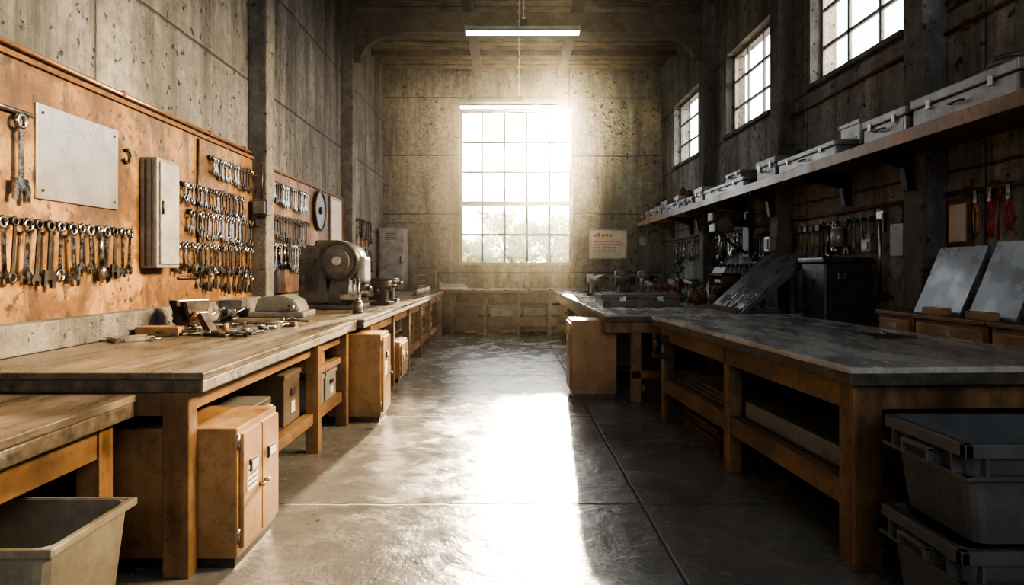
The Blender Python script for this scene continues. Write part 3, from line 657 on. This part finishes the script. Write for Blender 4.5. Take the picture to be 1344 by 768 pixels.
# ------------------------------------------------------------------ right bench clutter
w=M('metal_case'); w.box(1.16,2.10,8.25,9.0,zb,zb+.10,MACH,.01); w.box(1.14,2.12,8.23,9.02,zb+.10,zb+.15,MACH,.01)
for xx in (1.4,1.85): w.box(xx-.04,xx+.04,8.215,8.23,zb+.07,zb+.13,STEEL,.004)
w.done()
random.seed(11)
xs=[(1.75,10.2),(2.1,10.6),(2.45,9.9),(2.8,10.4),(1.5,11.6),(1.95,11.9),(2.4,11.4),(2.9,11.8),(1.6,13.0),(2.2,13.1),(2.7,13.2)]
for i,(x,y) in enumerate(xs):
    if i%4==1: drillpress(x,y,zb,.7)
    else: gadget(random.choice(['arbor_press','tap_grinder']),x,y,zb,R(.9,1.35))
drillpress(2.75,11.0,zb,.85)
for (x,y,r,h) in ((2.5,9.15,.07,.2),(2.66,9.3,.07,.18),(2.82,9.2,.06,.24),(2.3,9.4,.06,.16)): canister('terracotta_jar',x,y,zb,r,h,LEATH)
for (x,y,r,h) in ((2.62,8.6,.06,.18),(2.8,8.45,.07,.22),(2.45,8.75,.05,.14)): canister('oil_can',x,y,zb,r,h,RUST)
w=M('screwdriver_block'); w.box(2.15,2.45,9.6,9.75,zb,zb+.10,DWOOD,.005)
for k in range(9): xx=2.17+k*.032; w.cyl((xx,9.67,zb+.10),(xx,9.67,zb+.16),.005,CHROME,seg=6); w.cyl((xx,9.67,zb+.16),(xx,9.67,zb+.25),.012,random.choice([REDP,ORP,BLACK,DWOOD]),seg=8)
w.done()
w=M('parts_rack'); w.box(2.9,3.15,9.2,9.8,zb,zb+.03,DWOOD)
for yy in (9.2,9.77): w.box(2.9,3.15,yy,yy+.03,zb,zb+.40,DWOOD)
for zz in (.2,.37): w.box(2.9,3.15,9.2,9.8,zb+zz,zb+zz+.02,DWOOD)
for k in range(5): w.cyl((2.98,9.28+k*.11,zb+.22),(2.98,9.28+k*.11,zb+.32),.035,random.choice([RUST,STEEL,LEATH]),seg=12)
w.done()
w=lean('slate_sheet',9.95,10.5,2.98,zb,3.2,1.42,.02,GREYP); w.done()
w=M('spanner_pile')
for k in range(20):
    L=R(.15,.3); a=R(0,3.14); c=Vector((R(1.4,2.2),R(9.2,9.9),zb+.012+.006*(k%4)))
    d=Vector((math.cos(a),math.sin(a),0))*L/2; w.cyl(c-d,c+d,.012,random.choice([CHROME,DARKM,RUST]),seg=8); w.torus(c+d,.022,.009,'z',DARKM,12,6)
w.done()

# wall drill
w=M('wall_drill_press'); y=9.6
w.box(3.36,XR,y-.12,y+.12,1.55,2.2,DARKM,.01); w.box(2.95,3.38,y-.06,y+.06,1.98,2.08,DARKM,.012)
w.box(2.86,3.30,y-.13,y+.13,2.05,2.18,DARKM,.02); w.cyl((3.02,y-.16,2.0),(3.02,y+.16,2.0),.10,MACH,seg=24); w.box(2.88,3.16,y-.14,y+.14,1.90,2.02,MACH,.02)
w.cyl((3.02,y,1.95),(3.02,y,1.55),.032,STEEL); w.cyl((3.02,y,1.55),(3.02,y,1.40),.012,CHROME); w.cyl((3.02,y,1.62),(3.02,y,1.5),.045,DARKM)
for a in (0,2.1,4.2): w.cyl((3.0,y-.1,1.82),(3.0+.16*math.cos(a),y-.14,1.82+.16*math.sin(a)),.009,STEEL,seg=8); w.sph((3.0+.16*math.cos(a),y-.14,1.82+.16*math.sin(a)),.02,BLACK)
w.tube([(3.38,y,1.6),(3.15,y,1.75),(3.06,y,1.85)],.02,DARKM); w.done()

# right wall tools
def plier(w,x,y,zt,L,mt):
    w.cyl((XR,y,zt-.02),(x-.02,y,zt-.02),.005,STEEL,seg=6)
    w.box(x-.01,x+.01,y-.015,y+.015,zt-.09,zt,CHROME,.005); w.cyl((x-.014,y,zt-.09),(x+.014,y,zt-.09),.014,CHROME,seg=12)
    for s in (-1,1): w.tube([(x,y,zt-.09),(x,y+s*.022,zt-.09-L*.35),(x,y+s*.014,zt-.09-L)],.0075,mt)
w=M('hanging_pliers'); plier(w,3.40,4.95,1.97,.22,ORP); plier(w,3.40,4.80,1.97,.26,REDP); plier(w,3.40,4.62,1.97,.22,REDP); w.tube([(3.40,4.72,1.96),(3.40,4.72,1.6)],.007,REDP); w.done()
w=M('hanging_pliers'); plier(w,3.40,4.30,1.95,.24,DARKM); plier(w,3.40,4.1,1.95,.24,ORP); w.done()
w=M('coiled_cable'); 
for k in range(4): w.torus((3.405,4.74+.008*k,1.93),.06+.006*k,.008,'x',RUST,24,6)
w.done()
w=M('notice_frame'); w.box(3.41,XR,5.02,5.29,1.56,1.92,DWOOD,.006); w.box(3.404,3.412,5.045,5.265,1.585,1.895,LEATH); w.box(3.401,3.405,5.06,5.25,1.60,1.88,PAPER); w.done()
w=M('pipe_wrench'); w.cyl((XR,6.2,1.93),(3.37,6.2,1.93),.008,STEEL); w.tube([(3.39,6.2,1.92),(3.39,6.2,1.15)],.014,STEEL); w.box(3.375,3.405,6.12,6.24,1.84,1.92,STEEL,.008); w.box(3.37,3.41,6.14,6.22,1.10,1.18,DARKM,.01); w.box(3.375,3.405,6.11,6.15,1.72,1.90,DARKM,.006); w.done()
w=M('wall_lamp'); w.cyl((XR,6.95,1.95),(3.36,6.95,1.95),.01,DARKM); w.cyl((3.37,6.95,1.80),(3.37,6.95,1.95),.006,DARKM); w.cyl((3.37,6.95,1.62),(3.37,6.95,1.80),.07,PALEM,r1=.06,seg=20); w.cyl((3.37,6.95,1.80),(3.37,6.95,1.84),.06,PALEM,r1=.015,seg=20); w.done()
w=M('hanging_mallets')
for k,yy in enumerate((7.4,7.55,7.7,7.85,8.0)):
    w.cyl((XR,yy,1.88),(3.37,yy,1.88),.006,STEEL,seg=6); w.cyl((3.39,yy,1.87),(3.39,yy,1.52+.03*k),.014,CABW if k%2 else WOOD,seg=10); w.box(3.36,3.42,yy-.05,yy+.05,1.80,1.87,DWOOD if k%2 else DARKM,.008)
w.done()
rack(8.5,9.4,1.85,.25,.35,8,(1,0,3),DARKM,.035,XR,-1)
rack(10.0,11.2,1.9,.25,.4,9,(1,0,3),CHROME,.04,XR,-1)
rack(11.7,13.8,1.9,.25,.4,12,(1,0,3),CHROME,.04,XR,-1)
rack(6.35,6.85,1.87,.2,.3,4,(1,0),DARKM,.03,XR,-1)
rack(7.05,7.35,1.87,.3,.4,3,(1,3),CHROME,.035,XR,-1)
rack(8.5,11.1,1.45,.25,.35,14,(1,0,3),DARKM,.035,XR,-1)
w=M('switch_box'); w.box(3.37,XR,6.33,6.5,1.55,1.67,GREYP,.008); w.box(3.36,3.37,6.37,6.46,1.58,1.64,PALEM); w.done()
w=M('switch_box'); w.box(3.15,3.24,8.2,8.36,1.60,1.78,PALEM,.008); w.box(3.14,3.15,8.23,8.33,1.63,1.75,GREYP); w.done()
w=M('switch_box'); w.box(3.34,XR,5.75,5.95,1.5,1.78,GREYP,.008); w.cyl((3.40,5.85,1.78),(3.40,5.85,1.96),.012,RUST); w.done()

# shelf
w=M('wall_shelf'); z0,z1s=2.34,2.40
w.box(2.90,3.235,2.0,15.18,z0,z1s,WOODY,.006)
for a,b_ in ((2.78,5.30),(5.60,8.14),(8.43,11.23),(11.52,15.18)): w.box(3.23,XR-.001,a,b_,z0,z1s,WOODY)
w.box(2.885,2.905,2.0,15.18,z0-.03,z1s+.005,CABW,.004)
for yy in (2.63,5.45,8.28,11.37,14.0,6.85,9.8,12.6):
    xw=3.24 if yy in(2.63,5.45,8.28,11.37) else XR
    w.prism([(2.95,z0),(xw,z0),(xw,z0-.32),(xw-.06,z0-.32),(xw-.09,z0-.14),(2.95,z0-.05)],'y',yy-.04,yy+.04,DARKM)
w.done()
ZS=z1s
def mcase(name,x0,x1,y0,y1,h,mt,z=ZS):
    w=M(name); w.box(x0,x1,y0,y1,z,z+h*.68,mt,.012); w.box(x0-.012,x1+.012,y0-.012,y1+.012,z+h*.68,z+h,mt,.010)
    w.box(x0-.014,x1+.014,y0-.014,y1+.014,z+h*.66,z+h*.70,DARKM)
    ym=(y0+y1)/2
    for yy in (y0+(y1-y0)*.2,y0+(y1-y0)*.8): w.box(x0-.022,x0-.008,yy-.02,yy+.02,z+h*.5,z+h*.8,STEEL,.003)
    w.tube([(x0-.01,ym-.06,z+h*.4),(x0-.035,ym-.06,z+h*.4),(x0-.035,ym+.06,z+h*.4),(x0-.01,ym+.06,z+h*.4)],.007,DARKM)
    w.done()
mcase('toolbox',2.96,3.36,3.95,4.98,.22,PALEM); mcase('toolbox',2.94,3.20,5.05,5.62,.20,PALEM)
w=M('rope_coil')
for k in range(5): w.torus((3.16+R(-.02,.02),4.25+R(-.02,.02),2.64+.03*(k//2)),.11+.03*(k%2),.018,'z',[GREYP,MACH,DARKM][k%3],28,8)
w.tube([(3.1,4.3,2.64),(3.05,4.5,2.645),(3.2,4.7,2.635)],.015,GREYP); w.done()
mcase('toolbox',2.94,3.36,2.9,3.8,.16,GREYP)
mcase('flat_case',2.93,3.14,6.1,7.35,.15,PALEM); 
w=M('document_box'); w.box(3.18,3.40,6.15,6.5,ZS,ZS+.34,PALEM,.008); w.box(3.175,3.18,6.2,6.45,ZS+.05,ZS+.2,PAPER); w.box(3.17,3.41,6.14,6.51,ZS+.31,ZS+.35,PALEM,.005); w.done()
for a in (6.75,6.95,7.15): canister('glass_jar',3.27,a,ZS,.07,.24,PALEM)
mcase('toolbox',2.95,3.22,7.5,8.05,.24,GREYP)
mcase('flat_case',2.93,3.2,8.45,10.1,.14,PALEM); mcase('toolbox',2.98,3.2,8.7,9.3,.12,GREYP,ZS+.142)
canister('paint_can',3.32,7.75,ZS,.08,.3,RUST); canister('paint_can',3.32,5.85,ZS,.09,.3,GREYP)
random.seed(5); yy=10.25
while yy<14.8:
    L=R(.25,.5)
    if yy+L>15.0: break
    h=R(.14,.26); mcase('toolbox',2.94,3.2,yy,yy+L,h,random.choice([PALEM,GREYP,MACH,PALEM]))
    if R(0,1)<.5: canister('oil_can',3.05,yy+L/2,ZS+h,.06,.14,random.choice([RUST,GREYP,DARKM]))
    yy+=L+R(.05,.15)

# sign on back wall
w=M('wall_sign'); w.box(1.83,2.68,YB-.03,YB,1.60,2.26,PALEM,.006); w.box(1.86,2.65,YB-.034,YB-.03,1.63,2.23,PAPER)
for k in range(5): w.box(1.93+.09*k,1.93+.09*k+R(.04,.075),YB-.037,YB-.034,2.10,2.10+R(.04,.08),REDI)
for r_ in range(4):
    x=1.92
    while x<2.45:
        l=R(.04,.12); w.box(x,x+l,YB-.037,YB-.034,1.98-.07*r_,2.005-.07*r_,REDI if r_<2 else INK); x+=l+.03
w.done()
w=M('switch_box'); w.box(2.95,3.10,YB-.06,YB,1.9,2.1,PALEM,.008); w.cyl((3.02,YB-.03,2.1),(3.02,YB-.03,3.4),.012,GREYP); w.done()
w=M('electrical_conduit'); w.tube([(-2.7,YB-.03,2.42),(-1.15,YB-.03,2.42)],.014,GREYP); w.box(-2.0,-1.95,YB-.05,YB,2.39,2.45,GREYP); w.done()

# tube lamps
def tubelamp(xa,xb,y,z,xc):
    w=M('fluorescent_lamp'); w.box(xa,xb,y-.05,y+.05,z+.02,z+.07,GREYP,.008)
    w.prism([(y-.05,z+.03),(y+.05,z+.03),(y+.10,z-.01),(y+.09,z-.012),(y+.045,z+.018),(y-.045,z+.018),(y-.09,z-.012),(y-.10,z-.01)],'x',xa,xb,GREYP)
    for s in (-.035,.035): w.cyl((xa+.02,y+s,z-.005),(xb-.02,y+s,z-.005),.016,TUBE)
    for xx in (xa,xb-.02): w.box(xx,xx+.02,y-.07,y+.07,z-.025,z+.07,GREYP)
    zt=ZC; w.box(xc-.05,xc+.05,y-.04,y+.04,z+.07,z+.16,DARKM,.01)
    n=int((zt-z-.15)/.07)
    for k in range(n-1):
        w.torus((xc,y,z+.18+k*.07),.02,.006,'x' if k%2 else 'y',STEEL,10,5)
    w.cyl((xc,y,z+.16),(xc,y,zt),.007,STEEL,seg=6)
    w.cyl((xc,y,zt-.03),(xc,y,zt),.04,DARKM)
    w.done()
tubelamp(-.54,.95,8.8,4.44,.22); tubelamp(-.72,.78,10.4,3.86,.19)

# outside
M('ground').box(-30,30,15.6,80,-.3,-.1,GROUND).done()
M('ground').box(3.8,40,-20,15.6,-.3,-.1,GROUND).done()
def tree(x,y,h,r):
    w=M('tree'); w.tube([(x,y,-.1),(x+.1,y,h*.3),(x-.05,y,h*.6)],.10,BARK)
    for k in range(6):
        a=k*1.05; w.cyl((x,y,h*.35+.04*k),(x+r*.6*math.cos(a),y+r*.6*math.sin(a),h*.6+.1*k),.04,BARK,r1=.015,seg=6)
    t=bmesh.new()
    for c in range(30):
        cc=Vector((x+R(-r,r)*.8,y+R(-r,r)*.7,h*R(.38,.92)))
        for k in range(110):
            p=cc+Vector((random.gauss(0,.28),random.gauss(0,.28),random.gauss(0,.2)))
            e=Euler((R(0,6),R(0,6),R(0,6))).to_matrix(); s=R(.06,.14)
            vs=[t.verts.new(p+e@Vector(q)*s) for q in ((-1,0,0),(0,-.5,0),(1,0,0),(0,.5,0))]; t.faces.new(vs)
    w._add(t,LEAF); w.done()
random.seed(3)
for x,y,h,r in ((-2.2,34,2.8,1.6),(.2,36,4.6,1.6),(2.2,35,4.2,1.4),(4.5,36,3.6,1.6),(-5,36,4,1.6)): tree(x,y,h,r)

# ------------------------------------------------------------------ air haze (dusty air in the room)
m=bpy.data.materials.new('dusty_air'); m.use_nodes=True; nt=m.node_tree; nt.nodes.clear()
o=nt.nodes.new('ShaderNodeOutputMaterial'); v=nt.nodes.new('ShaderNodeVolumeScatter'); v.inputs['Density'].default_value=.0009; v.inputs['Anisotropy'].default_value=.94; v.inputs['Color'].default_value=(1,.90,.76,1)
nt.links.new(v.outputs[0],o.inputs['Volume'])
M('dust_haze').box(XL+.01,XR-.01,YF+.02,YB-.01,.01,ZC-.01,m).done()

# ------------------------------------------------------------------ lights
SD=Vector((75,896,162)).normalized()
sl=bpy.data.lights.new('sun','SUN'); sl.energy=32; sl.color=(1,.79,.52); sl.angle=math.radians(2.2)
so=bpy.data.objects.new('sun',sl); so.rotation_euler=SD.to_track_quat('Z','Y').to_euler(); bpy.context.scene.collection.objects.link(so)
def area(name,loc,target,sx,sy,e,col,spread=180):
    l=bpy.data.lights.new(name,'AREA'); l.shape='RECTANGLE'; l.size=sx; l.size_y=sy; l.energy=e; l.color=col; l.spread=math.radians(spread)
    o_=bpy.data.objects.new(name,l); o_.location=loc; d=Vector(target)-Vector(loc); o_.rotation_euler=d.to_track_quat('-Z','Y').to_euler(); bpy.context.scene.collection.objects.link(o_)
for i,(a,b_) in enumerate(WZ):  # added warm area lamps outside the right windows, brightening the left tool board
    ym=(a+b_)/2; area('warm_fill_%d'%i,(XR+.9,ym+.3,(WS+WT)/2+.35),(XL,ym-.3,1.2),1.7,1.1,(60,260,240,120,50)[i],(1,.75,.45),(70,55,55,70,70)[i])

wd=bpy.data.worlds.new('sky'); bpy.context.scene.world=wd; wd.use_nodes=True; nt=wd.node_tree; nt.nodes.clear()
out=nt.nodes.new('ShaderNodeOutputWorld'); bg=nt.nodes.new('ShaderNodeBackground'); nt.links.new(bg.outputs[0],out.inputs[0])
tc=nt.nodes.new('ShaderNodeTexCoord'); vm=nt.nodes.new('ShaderNodeVectorMath'); vm.operation='DOT_PRODUCT'; vm.inputs[1].default_value=SD
nm=nt.nodes.new('ShaderNodeVectorMath'); nm.operation='NORMALIZE'; nt.links.new(tc.outputs['Generated'],nm.inputs[0]); nt.links.new(nm.outputs[0],vm.inputs[0])
d=math_(nt,'MAXIMUM',vm.outputs['Value'],0)
g1=math_(nt,'POWER',d,60); g2=math_(nt,'POWER',d,1500); g3=math_(nt,'POWER',d,12000)
base=mix(nt,g1,(.86,.93,1.0),(1.0,.90,.72))
nt.links.new(base,bg.inputs[0])
st=math_(nt,'ADD',math_(nt,'ADD',5.0,math_(nt,'MULTIPLY',g1,6)),math_(nt,'ADD',math_(nt,'MULTIPLY',g2,40),math_(nt,'MULTIPLY',g3,500)))
nt.links.new(st,bg.inputs[1])
# portals
def portal(loc,target,sx,sy):
    l=bpy.data.lights.new('portal','AREA'); l.shape='RECTANGLE'; l.size=sx; l.size_y=sy; l.cycles.is_portal=True
    o_=bpy.data.objects.new('window_portal',l); o_.location=loc; d_=Vector(target)-Vector(loc); o_.rotation_euler=d_.to_track_quat('-Z','Y').to_euler(); bpy.context.scene.collection.objects.link(o_)
portal(((BX0+BX1)/2,YB+.36,(BZ0+BZ1)/2),((BX0+BX1)/2,0,(BZ0+BZ1)/2),BX1-BX0,BZ1-BZ0)
portal(((FX0+FX1)/2,YF-.31,(FZ0+FZ1)/2),((FX0+FX1)/2,10,(FZ0+FZ1)/2),FX1-FX0,FZ1-FZ0)
for a,b_ in WZ: portal((XR+.31,(a+b_)/2,(WS+WT)/2),(0,(a+b_)/2,(WS+WT)/2),b_-a,WT-WS)

try:
    bpy.context.scene.view_settings.look='AgX - High Contrast'
except Exception as e: print('look',e)
# ------------------------------------------------------------------ camera
cd=bpy.data.cameras.new('camera'); cd.lens=24; cd.sensor_width=36; cd.shift_x=7/1344; cd.shift_y=-32/1344; cd.clip_end=300
co=bpy.data.objects.new('camera',cd); co.location=(0,0,1.4); co.rotation_euler=(math.radians(90),0,0); bpy.context.scene.collection.objects.link(co)
bpy.context.scene.camera=co
